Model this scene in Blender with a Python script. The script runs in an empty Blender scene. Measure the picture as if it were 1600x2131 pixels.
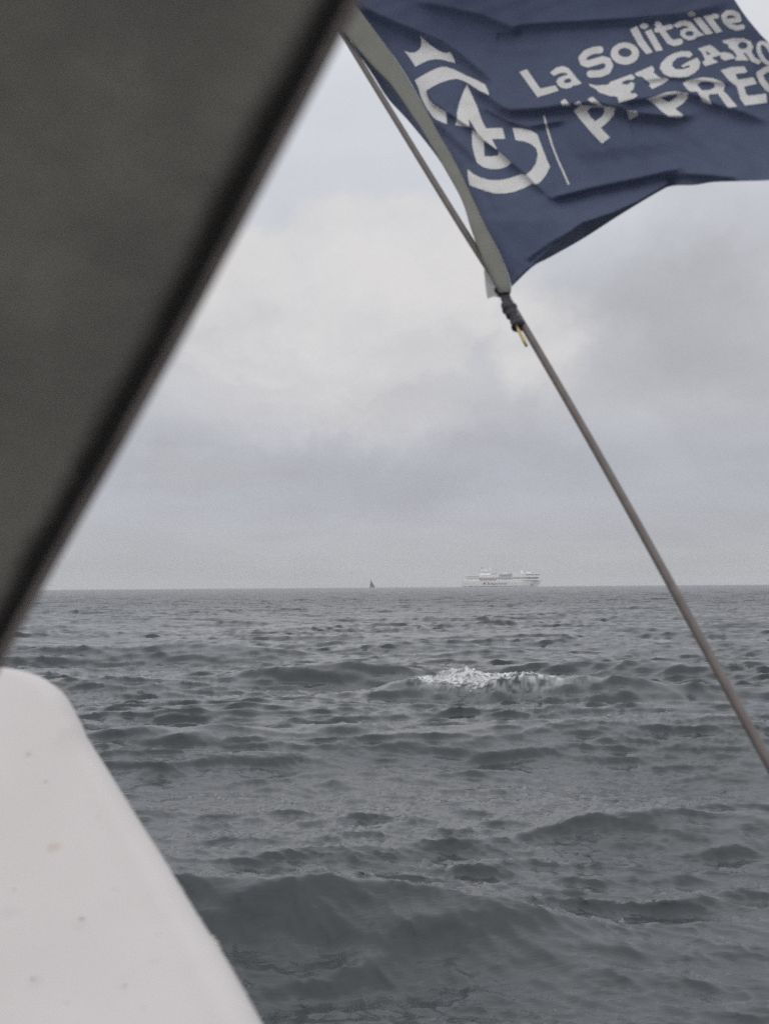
import bpy, bmesh, math, random
import numpy as np
from mathutils import Vector, Matrix

random.seed(7)
rng = np.random.default_rng(11)
scene = bpy.context.scene
COL = scene.collection

# ------------------------------------------------------------------ camera
W, H, F = 1600.0, 2131.0, 2600.0          # photograph size and focal length in its pixels
CAM_Z = 1.5
PITCH = math.atan((1220.5 - H / 2) / F)
ROLL = math.radians(0.42)
fw = Vector((0, math.cos(PITCH), math.sin(PITCH)))
up0 = Vector((0, -math.sin(PITCH), math.cos(PITCH)))
r0 = Vector((1, 0, 0))
RT = r0 * math.cos(ROLL) - up0 * math.sin(ROLL)
UP = up0 * math.cos(ROLL) + r0 * math.sin(ROLL)
CAM = Vector((0, 0, CAM_Z))
cd = bpy.data.cameras.new('camera')
cam = bpy.data.objects.new('camera', cd)
COL.objects.link(cam)
cam.matrix_world = Matrix(((RT.x, UP.x, -fw.x, CAM.x), (RT.y, UP.y, -fw.y, CAM.y), (RT.z, UP.z, -fw.z, CAM.z), (0, 0, 0, 1)))
cd.sensor_fit = 'VERTICAL'
cd.sensor_height = 32
cd.lens = F / H * 32
cd.clip_start = 0.02
cd.clip_end = 60000
cd.dof.use_dof = True
cd.dof.focus_distance = 14.0
cd.dof.aperture_fstop = cd.lens / 3.7
scene.camera = cam
scene.render.resolution_x, scene.render.resolution_y = 768, 1024

# ------------------------------------------------------------------ light
SUN_EL, SUN_AZ = math.radians(40), math.radians(150)      # azimuth from +Y towards +X
world = bpy.data.worlds.new('World')
scene.world = world
world.use_nodes = True
scene.view_settings.view_transform = 'Standard'
scene.view_settings.look = 'None'
scene.view_settings.exposure = 0.0
scene.view_settings.gamma = 1.0
scene.cycles.use_denoising = False      # leaves a fine grain, like the phone picture's, and keeps the ripples crisp
scene.cycles.max_bounces = 4
scene.cycles.volume_bounces = 1
scene.cycles.sample_clamp_indirect = 6


class NT:
    """small helper to write node trees"""
    def __init__(self, tree):
        self.t = tree
        tree.nodes.clear()

    def n(self, typ, **kw):
        nd = self.t.nodes.new(typ)
        for k, v in kw.items():
            if k.startswith('_'):
                setattr(nd, k[1:], v)
        return nd

    def put(self, sock, v):
        if isinstance(v, bpy.types.NodeSocket):
            self.t.links.new(v, sock)
        elif v is not None:
            sock.default_value = v

    def math(self, op, a, b=None, c=None, clamp=False):
        nd = self.n('ShaderNodeMath')
        nd.operation = op
        nd.use_clamp = clamp
        for i, v in enumerate((a, b, c)):
            self.put(nd.inputs[i], v)
        return nd.outputs[0]

    def vmath(self, op, a, b=None, scale=None):
        nd = self.n('ShaderNodeVectorMath')
        nd.operation = op
        self.put(nd.inputs[0], a)
        if b is not None:
            self.put(nd.inputs[1], b)
        if scale is not None:
            self.put(nd.inputs['Scale'], scale)
        return nd.outputs['Value'] if op in ('LENGTH', 'DOT_PRODUCT', 'DISTANCE') else nd.outputs[0]

    def noise(self, vec, scale, detail=3, rough=0.5, dist=0.0, color=False):
        nd = self.n('ShaderNodeTexNoise')
        self.put(nd.inputs['Vector'], vec)
        nd.inputs['Scale'].default_value = scale
        nd.inputs['Detail'].default_value = detail
        nd.inputs['Roughness'].default_value = rough
        nd.inputs['Distortion'].default_value = dist
        return nd.outputs['Color'] if color else nd.outputs['Fac']

    def rng(self, v, a, b, c=0.0, d=1.0, smooth=True):
        nd = self.n('ShaderNodeMapRange')
        nd.interpolation_type = 'SMOOTHSTEP' if smooth else 'LINEAR'
        self.put(nd.inputs[0], v)
        for i, x in enumerate((a, b, c, d)):
            nd.inputs[i + 1].default_value = x
        return nd.outputs[0]

    def mix(self, f, a, b):
        nd = self.n('ShaderNodeMix')
        nd.data_type = 'RGBA'
        self.put(nd.inputs[0], f)
        for s, v in ((nd.inputs[6], a), (nd.inputs[7], b)):
            self.put(s, (*v, 1) if isinstance(v, tuple) and len(v) == 3 else v)
        return nd.outputs[2]

    def ramp(self, f, stops):
        nd = self.n('ShaderNodeValToRGB')
        self.put(nd.inputs[0], f)
        e = nd.color_ramp.elements
        while len(e) < len(stops):
            e.new(0.5)
        for el, (p, c) in zip(e, stops):
            el.position = p
            el.color = (*c, 1)
        return nd.outputs[0]


def ray(px, py):
    return fw + RT * ((px - W / 2) / F) - UP * ((py - H / 2) / F)


def at(px, py, d):
    """the point at depth d (metres along the view axis) seen at this pixel of the photograph"""
    return CAM + ray(px, py) * d


# --- sky: thin blue Nishita sky behind a layer of soft grey cloud
w = NT(world.node_tree)
tc = w.n('ShaderNodeTexCoord').outputs['Generated']
sky = w.n('ShaderNodeTexSky')
sky.sky_type = 'NISHITA'
sky.sun_disc = False
sky.sun_elevation = SUN_EL
sky.sun_rotation = SUN_AZ
sky.air_density = 1.0
sky.dust_density = 2.0
sep = w.n('ShaderNodeSeparateXYZ')
w.put(sep.inputs[0], tc)
z = sep.outputs['Z']
zz = w.math('ADD', w.math('MAXIMUM', z, 0.0), 0.16)
flat = w.vmath('MULTIPLY', tc, (1, 1, 0))
inv = w.math('DIVIDE', 1.0, zz)
cl = w.vmath('SCALE', flat, scale=inv)                 # cloud-layer coordinates
warp = w.vmath('SCALE', w.vmath('SUBTRACT', w.noise(tc, 8.0, 8, 0.62, color=True), (0.5, 0.5, 0.5)), scale=0.16)
dw = w.vmath('ADD', tc, warp)
base = w.ramp(w.math('MAXIMUM', z, 0.0), [
    (0.0, (0.465, 0.468, 0.478)), (0.04, (0.465, 0.474, 0.51)), (0.085, (0.47, 0.48, 0.54)), (0.14, (0.52, 0.525, 0.56)),
    (0.24, (0.585, 0.60, 0.642)), (0.38, (0.705, 0.725, 0.775)), (0.5, (0.85, 0.865, 0.905)), (0.66, (1.02, 1.03, 1.06)), (1.0, (1.25, 1.26, 1.28))])
n1 = w.noise(cl, 1.3, 6, 0.55, 0.3)
n2 = w.noise(w.vmath('MULTIPLY', dw, (1, 1, 1.5)), 6.0, 7, 0.55)


def blob(px, py, rx, ry, soft=0.6):
    """soft cumulus body round one direction of the sky"""
    c = ray(px, py).normalized()
    v = w.vmath('SUBTRACT', dw, tuple(c))
    v = w.vmath('MULTIPLY', v, (F / rx, F / rx, F / ry))
    return w.rng(w.vmath('LENGTH', v), 1.0, 1.0 - soft)


heap = w.math('MAXIMUM', blob(760, 610, 280, 225, 0.22), blob(1110, 690, 200, 175, 0.6))
heap = w.math('MAXIMUM', heap, blob(560, 640, 190, 190, 0.3))
heap = w.math('MAXIMUM', heap, w.math('MULTIPLY', blob(700, 780, 470, 190, 0.9), 0.8))
n3 = w.noise(w.vmath('MULTIPLY', dw, (1, 1, 1.7)), 2.6, 4, 0.5)
rest = w.math('MULTIPLY', w.rng(n3, 0.50, 0.58), w.math('MULTIPLY', w.rng(z, 0.08, 0.17), w.rng(z, 0.6, 0.3)))     # like heaps all round the horizon
heap = w.math('MAXIMUM', heap, w.math('MULTIPLY', rest, w.math('SUBTRACT', 1.0, blob(800, 700, 1150, 1100, 0.25))))
grey = w.math('MAXIMUM', blob(1500, 640, 480, 330, 0.9), blob(420, 985, 460, 70, 0.9))
grey2 = blob(1000, 960, 520, 90, 0.9)
heap = w.math('MULTIPLY', heap, w.rng(n2, 0.34, 0.6, 0.62, 1.0))
col = w.mix(w.math('MULTIPLY', heap, 0.9), base, (0.72, 0.70, 0.695))
col = w.mix(w.math('MULTIPLY', grey, w.rng(n2, 0.2, 0.7, 0.9, 0.6)), col, (0.45, 0.455, 0.48))
col = w.mix(w.math('MULTIPLY', grey2, 0.5), col, (0.43, 0.435, 0.465))
lum = w.math('ADD', w.rng(n1, 0.25, 0.75, 0.94, 1.06), w.rng(n2, 0.34, 0.66, -0.03, 0.03))
col = w.vmath('SCALE', col, scale=lum)
b1 = w.n('ShaderNodeBackground')
w.put(b1.inputs[0], sky.outputs[0])
b1.inputs[1].default_value = 0.08
b2 = w.n('ShaderNodeBackground')
w.put(b2.inputs[0], col)
b2.inputs[1].default_value = 1.0
ms = w.n('ShaderNodeMixShader')
ms.inputs[0].default_value = 0.95
w.put(ms.inputs[1], b1.outputs[0])
w.put(ms.inputs[2], b2.outputs[0])
wo = w.n('ShaderNodeOutputWorld')
w.put(wo.inputs[0], ms.outputs[0])

sd = bpy.data.lights.new('sun', 'SUN')
sd.energy = 0.6
sd.angle = math.radians(110)     # the sun is spread over the whole cloud cover
sd.color = (1.0, 0.97, 0.93)
sun = bpy.data.objects.new('sun', sd)
COL.objects.link(sun)
sdir = Vector((math.sin(SUN_AZ) * math.cos(SUN_EL), math.cos(SUN_AZ) * math.cos(SUN_EL), math.sin(SUN_EL)))
sun.rotation_euler = sdir.to_track_quat('Z', 'Y').to_euler()
sun.location = sdir * 50


# ------------------------------------------------------------------ helpers
def material(name, color, rough=0.5, spec=0.5, metal=0.0, vary=0.0, vscale=8.0, bump=0.0, bscale=60.0):
    m = bpy.data.materials.new(name)
    m.use_nodes = True
    t = NT(m.node_tree)
    p = t.n('ShaderNodeBsdfPrincipled')
    o = t.n('ShaderNodeOutputMaterial')
    t.put(o.inputs[0], p.outputs[0])
    crd = t.n('ShaderNodeTexCoord').outputs['Object']
    c = (*color, 1)
    if vary:
        nz = t.noise(crd, vscale, 5, 0.6)
        c = t.mix(t.rng(nz, 0.3, 0.7), tuple(x * (1 - vary) for x in color), tuple(min(1, x * (1 + vary)) for x in color))
    t.put(p.inputs['Base Color'], c)
    p.inputs['Roughness'].default_value = rough
    p.inputs['Specular IOR Level'].default_value = spec
    p.inputs['Metallic'].default_value = metal
    if bump:
        b = t.n('ShaderNodeBump')
        b.inputs['Strength'].default_value = 1.0
        b.inputs['Distance'].default_value = bump
        t.put(b.inputs['Height'], t.noise(crd, bscale, 4, 0.6))
        t.put(p.inputs['Normal'], b.outputs[0])
    m['p'] = p.name
    return m


def mesh_obj(name, verts, faces, mat, parent=None, smooth=True):
    me = bpy.data.meshes.new(name)
    me.from_pydata([tuple(v) for v in verts], [], faces)
    me.update()
    if smooth:
        me.polygons.foreach_set('use_smooth', [True] * len(me.polygons))
    me.materials.append(mat)
    o = bpy.data.objects.new(name, me)
    COL.objects.link(o)
    if parent:
        o.parent = parent
        o.matrix_parent_inverse = Matrix.Translation(-Vector(parent.location))
        # geometry is written in world space
    return o


def bm_obj(name, bm, mat, parent=None, smooth=False):
    bmesh.ops.recalc_face_normals(bm, faces=bm.faces)
    me = bpy.data.meshes.new(name)
    bm.to_mesh(me)
    bm.free()
    if smooth:
        me.polygons.foreach_set('use_smooth', [True] * len(me.polygons))
    me.materials.append(mat)
    o = bpy.data.objects.new(name, me)
    COL.objects.link(o)
    if parent:
        o.parent = parent
    return o


def thing(name, label, cat, loc=(0, 0, 0), rz=0.0):
    o = bpy.data.objects.new(name, None)
    o.empty_display_size = 0.2
    COL.objects.link(o)
    o.location = loc
    o.rotation_euler = (0, 0, rz)
    o['label'] = label
    o['category'] = cat
    return o


def tube(points, radii, seg=14, cap=True):
    """swept round tube; returns verts, faces"""
    P = [Vector(p) for p in points]
    vs, fs = [], []
    nrm = None
    for i, p in enumerate(P):
        d = (P[min(i + 1, len(P) - 1)] - P[max(i - 1, 0)]).normalized()
        if nrm is None:
            nrm = d.orthogonal().normalized()
        nrm = (nrm - d * nrm.dot(d)).normalized()
        b = d.cross(nrm)
        r = radii[i] if hasattr(radii, '__len__') else radii
        for k in range(seg):
            a = 2 * math.pi * k / seg
            vs.append(p + nrm * (math.cos(a) * r) + b * (math.sin(a) * r))
    for i in range(len(P) - 1):
        for k in range(seg):
            k2 = (k + 1) % seg
            fs.append((i * seg + k, i * seg + k2, (i + 1) * seg + k2, (i + 1) * seg + k))
    if cap:
        fs.append(tuple(reversed(range(seg))))
        fs.append(tuple(range((len(P) - 1) * seg, len(P) * seg)))
    return vs, fs


def resample(pts, n):
    """smooth (Catmull-Rom) resampling of a polyline of any dimension"""
    P = np.array(pts, float)
    P = np.vstack([2 * P[0] - P[1], P, 2 * P[-1] - P[-2]])
    m = len(P) - 3
    out = []
    seglen = np.linalg.norm(P[2:-1] - P[1:-2], axis=1)
    cum = np.concatenate([[0], np.cumsum(seglen)])
    for s in np.linspace(0, cum[-1], n):
        i = min(int(np.searchsorted(cum, s, side='right')) - 1, m - 1)
        t = (s - cum[i]) / max(seglen[i], 1e-9)
        a, b, c, d = P[i], P[i + 1], P[i + 2], P[i + 3]
        out.append(0.5 * (2 * b + (c - a) * t + (2 * a - 5 * b + 4 * c - d) * t * t + (3 * b - a - 3 * c + d) * t ** 3))
    return np.array(out)


def sstep(a, b, x):
    t = np.clip((x - a) / (b - a), 0, 1)
    return t * t * (3 - 2 * t)


# ------------------------------------------------------------------ the sea
EARTH = 6.371e6


def wave_tile(N, L, seed, wind, lam_lo, lam_hi, lam_peak, std, spread, chop):
    """one periodic patch of wind sea from a random directional spectrum: height and sideways pull"""
    g = np.random.default_rng(seed)
    k1 = np.fft.fftfreq(N, L / N) * 2 * np.pi
    kx, ky = np.meshgrid(k1, k1, indexing='ij')
    k = np.hypot(kx, ky)
    k[0, 0] = 1e-6
    th = np.arctan2(ky, kx) - wind
    kp = 2 * np.pi / lam_peak
    S = k ** -3.15 * np.exp(-1.25 * (kp / k) ** 2) * (0.012 + np.abs(np.cos(th / 2)) ** spread)
    lo, hi = 2 * np.pi / lam_hi, 2 * np.pi / lam_lo
    S *= sstep(lo * 0.75, lo * 1.25, k) * (1 - sstep(hi * 0.75, hi * 1.25, k))
    S[0, 0] = 0
    Hk = (g.normal(size=(N, N)) + 1j * g.normal(size=(N, N))) * np.sqrt(S)
    h = np.fft.ifft2(Hk).real
    sc = std / h.std()
    dx = np.fft.ifft2(1j * kx / k * Hk).real * sc * chop
    dy = np.fft.ifft2(1j * ky / k * Hk).real * sc * chop
    return np.stack([h * sc, dx, dy], -1).astype(np.float32), N, L


def sample(tile, x, y, rot):
    T, N, L = tile
    c, s = math.cos(rot), math.sin(rot)
    u = (x * c + y * s) / L * N
    v = (-x * s + y * c) / L * N
    iu = np.floor(u).astype(np.int64)
    iv = np.floor(v).astype(np.int64)
    fu = (u - iu)[..., None].astype(np.float32)
    fv = (v - iv)[..., None].astype(np.float32)
    iu %= N
    iv %= N
    ju, jv = (iu + 1) % N, (iv + 1) % N
    r = (T[iu, iv] * (1 - fu) + T[ju, iv] * fu) * (1 - fv) + (T[iu, jv] * (1 - fu) + T[ju, jv] * fu) * fv
    h, a, b = r[..., 0], r[..., 1], r[..., 2]
    return h, a * c - b * s, a * s + b * c


WIND = math.radians(-101)       # waves run towards the boat and a little to the left
TILES = [
    (wave_tile(1024, 211.0, 3, WIND, 2.4, 50.0, 7.0, 0.058, 20, 0.9), 0.0, 2500.0),
    (wave_tile(1024, 37.0, 4, WIND + 0.16, 0.24, 2.4, 1.30, 0.0200, 16, 0.95), 0.22, 420.0),
    (wave_tile(1024, 6.1, 5, WIND - 0.2, 0.045, 0.24, 0.22, 0.0036, 16, 0.9), -0.3, 60.0),
]
LEAN = 1.4                     # crests lean downwind, towards the boat


def ridge(x, y, x0, y0, ang, width, A, front, back, skew=0.0):
    """one steep breaking wave: crest through (x0, y0), face towards the boat"""
    c, s = math.cos(ang), math.sin(ang)
    u = (x - x0) * c + (y - y0) * s
    v = -(x - x0) * s + (y - y0) * c
    v = v - skew * u * u
    win = np.exp(-(u / width) ** 4)
    av = np.abs(v)
    prof = np.where(v > 0, np.exp(-(av / back) ** 1.25), np.exp(-(av / front) ** 1.5))
    dip = -0.30 * np.exp(-((v + front * 2.1) / (front * 0.9)) ** 2)
    return A * win * (prof + dip)


RIDGES = [
    dict(x0=-0.55, y0=5.5, ang=-0.04, width=1.4, A=0.235, front=0.36, back=0.6, skew=-0.12),
    dict(x0=1.7, y0=17.3, ang=-0.05, width=2.0, A=0.27, front=0.50, back=0.9, skew=-0.03),
    dict(x0=5.0, y0=17.3, ang=0.10, width=2.0, A=0.20, front=0.45, back=1.0, skew=0.02),
    dict(x0=-5.0, y0=27.0, ang=0.1, width=3.2, A=0.24, front=0.8, back=1.4, skew=-0.02),
    dict(x0=-1.0, y0=20.5, ang=0.08, width=1.6, A=0.20, front=0.5, back=1.0, skew=-0.04),
    dict(x0=2.2, y0=7.6, ang=-0.16, width=1.2, A=0.11, front=0.35, back=0.7, skew=-0.05),
    dict(x0=-1.9, y0=12.2, ang=0.07, width=0.8, A=0.11, front=0.3, back=0.6, skew=-0.05),
    dict(x0=-0.6, y0=12.6, ang=-0.05, width=0.6, A=0.10, front=0.3, back=0.6, skew=-0.05),
    dict(x0=3.6, y0=21.0, ang=-0.15, width=1.8, A=0.16, front=0.5, back=1.0, skew=-0.03),
]


def sea(x, y):
    r = np.hypot(x, y)
    hh = np.zeros_like(x)
    ox = np.zeros_like(x)
    oy = np.zeros_like(x)
    for i, (t, rot, fade) in enumerate(TILES):
        h, a, b = sample(t, x, y, rot)
        k = 1 - sstep(fade * 0.35, fade, r)
        if i == 0:
            for q in RIDGES[:2]:
                k = k * (1 - 0.75 * np.exp(-(((x - q['x0']) / (q['width'] * 1.5)) ** 2 + ((y - q['y0']) / 2.2) ** 2)))
        if i == 1:
            k = k * (1 - 0.45 * (1 - sstep(4.4, 6.2, r)))
            q0 = sample(TILES[0][0], x * 0.37 + 30, y * 0.37, 1.0)[0] / 0.105
            k = k * np.clip(1 + 0.35 * q0, 0.35, 1.7)
        if i == 2:
            q0 = sample(TILES[0][0], x * 0.9 + 11, y * 0.9 + 50, 2.0)[0] / 0.105
            k = k * np.clip(1 + 0.45 * q0, 0.25, 1.8)
        hh += h * k
        ox += a * k + (LEAN * math.cos(WIND) * h * k if i < 2 else 0)
        oy += b * k + (LEAN * math.sin(WIND) * h * k if i < 2 else 0)
    for q in RIDGES:
        hh += ridge(x, y, **q)
    return hh - r * r / (2 * EARTH), ox, oy


def build_sea():
    th = np.radians(np.arange(-24, 24.001, 0.06))
    side = [24.0]
    st = 0.08
    while side[-1] < 179:
        side.append(side[-1] + st)
        st *= 1.09
    side = np.array([s for s in side[1:] if s < 178.5] + [180.0])
    th = np.concatenate([-np.radians(side[::-1][1:]), th, np.radians(side)])
    r = [0.4]
    while r[-1] < 9500:
        q = r[-1]
        step = 0.09 if q < 3.1 else 0.0055 if q < 130 else 0.0055 + 0.012 * min(1, math.log(q / 130) / 2.5)
        r.append(q * (1 + step))
    r = np.array(r)
    nr, na = len(r), len(th)
    R, T = np.meshgrid(r, th, indexing='ij')
    x, y = R * np.sin(T), R * np.cos(T)
    h, ox, oy = sea(x, y)
    co = np.stack([x + ox, y + oy, h], -1).reshape(-1, 3).astype(np.float32)
    # bubbles and foam lace lying on the two breaking crests
    q = RIDGES[1]
    u, v = x - q['x0'], y - q['y0'] + 0.05 * (x - q['x0'])
    nz = sample(TILES[2][0], x * 1.3, y * 0.6, 0.2)[0] / 0.0042
    nb = sample(TILES[1][0], x * 2.1, y * 1.4, 1.2)[0] / 0.03
    foam = 0.8 * np.exp(-((u + 0.3) / 1.0) ** 4) * np.exp(-((v + 0.10) / 0.26) ** 2) * sstep(-0.3, 1.4, nz * 0.6 + nb * 0.5 + 0.55)
    foam += 0.45 * np.exp(-((u - 0.7) / 0.8) ** 4) * np.exp(-((v + 0.0) / 0.16) ** 2) * sstep(0.3, 1.2, nz + nb * 0.4)
    q = RIDGES[0]
    foam += 0.6 * np.exp(-((x - 0.05) / 0.16) ** 4) * np.exp(-((y - q['y0'] - 0.03) / 0.014) ** 2) * sstep(-0.2, 1.0, nz + nb * 0.5)
    foam = np.clip(foam, 0, 1).astype(np.float32).reshape(-1)
    far = sstep(15, 150, R).astype(np.float32).reshape(-1)
    i = np.arange(nr - 1)[:, None] * na
    j = np.arange(na - 1)[None, :]
    quads = np.stack([i + j, i + j + 1, i + na + j + 1, i + na + j], -1).reshape(-1, 4)
    n, m = len(co), len(quads)
    me = bpy.data.meshes.new('sea')
    me.vertices.add(n)
    me.vertices.foreach_set('co', co.ravel())
    me.loops.add(m * 4)
    me.loops.foreach_set('vertex_index', quads.ravel().astype(np.int32))
    me.polygons.add(m)
    me.polygons.foreach_set('loop_start', np.arange(m, dtype=np.int32) * 4)
    me.polygons.foreach_set('use_smooth', np.ones(m, dtype=bool))
    me.update(calc_edges=True)
    for nm, arr in (('foam', foam), ('far', far)):
        a = me.attributes.new(nm, 'FLOAT', 'POINT')
        a.data.foreach_set('value', arr)
    m_ = bpy.data.materials.new('sea_water')
    m_.use_nodes = True
    t = NT(m_.node_tree)
    p = t.n('ShaderNodeBsdfPrincipled')
    o = t.n('ShaderNodeOutputMaterial')
    t.put(o.inputs[0], p.outputs[0])
    geo = t.n('ShaderNodeNewGeometry').outputs['Position']
    af = t.n('ShaderNodeAttribute', _attribute_name='foam').outputs['Fac']
    ar = t.n('ShaderNodeAttribute', _attribute_name='far').outputs['Fac']
    deep = t.mix(t.rng(t.noise(geo, 0.15, 3, 0.5), 0.3, 0.7), (0.038, 0.044, 0.048), (0.048, 0.054, 0.058))
    t.put(p.inputs['Base Color'], t.mix(af, deep, (0.72, 0.74, 0.75)))
    t.put(p.inputs['Roughness'], t.math('ADD', t.math('MULTIPLY', ar, 0.08), t.math('ADD', 0.03, t.math('MULTIPLY', af, 0.6))))
    p.inputs['IOR'].default_value = 1.333
    st_ = t.vmath('MULTIPLY', geo, (0.6, 1.4, 1.0))
    fine = t.noise(t.vmath('MULTIPLY', geo, (0.42, 1.15, 1.0)), 19.0, 5, 0.62, 0.5)
    mid = t.noise(st_, 5.5, 3, 0.55, 0.3)
    big = t.noise(st_, 1.1, 3, 0.55, 0.2)
    hgt = t.math('ADD', t.math('MULTIPLY', fine, 0.0042), t.math('MULTIPLY', mid, t.math('MULTIPLY', ar, 0.07)))
    hgt = t.math('ADD', hgt, t.math('MULTIPLY', big, t.math('MULTIPLY', ar, 0.60)))
    hgt = t.math('ADD', hgt, t.math('MULTIPLY', af, t.math('MULTIPLY', t.noise(geo, 60, 3), 0.02)))
    b = t.n('ShaderNodeBump')
    b.inputs['Strength'].default_value = 1.0
    b.inputs['Distance'].default_value = 1.0
    t.put(b.inputs['Height'], hgt)
    t.put(p.inputs['Normal'], b.outputs[0])
    me.materials.append(m_)
    ob = bpy.data.objects.new('sea', me)
    COL.objects.link(ob)
    ob['kind'] = 'structure'
    ob['label'] = 'grey choppy open sea reaching to the horizon'
    return ob


build_sea()


def sea_z(x, y):
    return float(sea(np.array([x], float), np.array([y], float))[0][0])


# ------------------------------------------------------------------ whitecap foam
ICO = bmesh.new()
bmesh.ops.create_icosphere(ICO, subdivisions=1, radius=1.0)
ICO_V = np.array([v.co[:] for v in ICO.verts])
ICO_F = [tuple(v.index for v in f.verts) for f in ICO.faces]
ICO.free()

M_FOAM = material('foam', (0.57, 0.58, 0.59), 0.7, 0.3, vary=0.2, vscale=7, bump=0.0015, bscale=60)
tf = NT.__new__(NT)
tf.t = M_FOAM.node_tree
pf = M_FOAM.node_tree.nodes[M_FOAM['p']]
tf.put(pf.inputs['Alpha'], tf.rng(tf.noise(tf.n('ShaderNodeTexCoord').outputs['Object'], 16, 4, 0.65), 0.36, 0.58, 0.2, 0.95))   # thin, bubbly, half see-through


def blobs(name, centres, sizes, mat, parent=None, squash=None, rough=0.3):
    vs, fs = [], []
    for c, s in zip(centres, sizes):
        a = ICO_V * (1 + rng.uniform(-rough, rough, (len(ICO_V), 1))) * s
        if squash is not None:
            a = a * np.array(squash)
        o = len(vs)
        vs.extend((a + np.array(c)).tolist())
        fs.extend([(f[0] + o, f[1] + o, f[2] + o) for f in ICO_F])
    return mesh_obj(name, vs, fs, mat, parent)


def whitecap():
    q = RIDGES[1]
    n = 1500
    u = np.concatenate([rng.normal(-0.62, 0.24, n), rng.uniform(-1.28, 0.35, 420), -1.2 + np.abs(rng.normal(0, 0.8, 300))])
    env = 0.02 + 0.135 * np.exp(-((u + 0.65) / 0.28) ** 2) + 0.03 * np.exp(-((u - 0.2) / 0.25) ** 2)
    env *= 0.8 + 0.3 * np.sin(u * 13 + 1.0) * np.sin(u * 6.3)
    v = rng.normal(-0.03, 0.06, len(u)) - np.abs(rng.normal(0, 0.09, len(u))) * np.exp(-((u + 0.55) / 0.5) ** 2)
    x = q['x0'] + u
    y = q['y0'] - 0.05 * u + v
    zs, ox_, oy_ = sea(x, y)
    x, y = x + ox_, y + oy_
    lift = rng.uniform(-0.3, 0.9, len(u)) * env * np.exp(-(v / 0.16) ** 2)
    s = rng.uniform(0.014, 0.040, len(u)) * (0.45 + 0.6 * np.exp(-((u + 0.6) / 0.4) ** 2))
    c = np.stack([x, y, zs + np.maximum(lift, -0.01)], -1)
    o = blobs('whitecap_foam', c, s, M_FOAM, rough=0.3)
    rm = o.modifiers.new('fuse', 'REMESH')
    rm.mode = 'VOXEL'
    rm.voxel_size = 0.010
    rm.use_smooth_shade = True
    sm = o.modifiers.new('soften', 'SMOOTH')
    sm.factor, sm.iterations = 0.5, 14
    dg = bpy.context.evaluated_depsgraph_get()
    nm = bpy.data.meshes.new_from_object(o.evaluated_get(dg))
    o.modifiers.clear()
    o.data = nm
    print('FOAM', len(nm.polygons), [m and m.name for m in nm.materials])
    o['kind'] = 'stuff'
    o['label'] = 'white foam spilling over the crest of a small breaking wave'
    o['category'] = 'foam'
    return o


whitecap()


# ------------------------------------------------------------------ our own boat
M_GEL = material('white_gelcoat', (0.545, 0.517, 0.509), 0.4, 0.4, vary=0.025, vscale=9, bump=0.0006, bscale=14)
t = NT.__new__(NT)
t.t = M_GEL.node_tree
pb = M_GEL.node_tree.nodes[M_GEL['p']]
old = pb.inputs['Base Color'].links[0].from_socket
gp = t.n('ShaderNodeNewGeometry').outputs['Position']


M_GREY = material('dark_panel', (0.205, 0.192, 0.176), 0.8, 0.2, vary=0.14, vscale=26, bump=0.003, bscale=22)
tg = NT.__new__(NT)
tg.t = M_GREY.node_tree
pg = M_GREY.node_tree.nodes[M_GREY['p']]
oldc = pg.inputs['Base Color'].links[0].from_socket
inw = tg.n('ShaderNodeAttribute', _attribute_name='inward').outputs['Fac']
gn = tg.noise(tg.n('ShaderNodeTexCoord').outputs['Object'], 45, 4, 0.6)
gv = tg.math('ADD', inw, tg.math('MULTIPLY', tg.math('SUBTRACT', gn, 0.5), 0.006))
tg.put(pg.inputs['Base Color'], tg.mix(tg.rng(gv, 0.0125, 0.0036), oldc, (0.022, 0.021, 0.02)))     # shade of the panel edge turning away, painted as a ragged dark ramp
M_RUBBER = material('black_rubber', (0.018, 0.018, 0.018), 0.75, 0.25)
M_LIP = material('weathered_lip', (0.19, 0.165, 0.158), 0.6, 0.3, vary=0.3, vscale=40)
M_NAVY_TRIM = material('navy_trim', (0.03, 0.03, 0.07), 0.6, 0.3)
M_DECK = material('grey_deck', (0.24, 0.24, 0.235), 0.7, 0.3, vary=0.08, vscale=30, bump=0.001, bscale=300)

boat = thing('sailing_boat', 'near boat with white moulded coaming and dark overhanging panel at the left', 'boat', (0, 0, 0.0))

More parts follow.
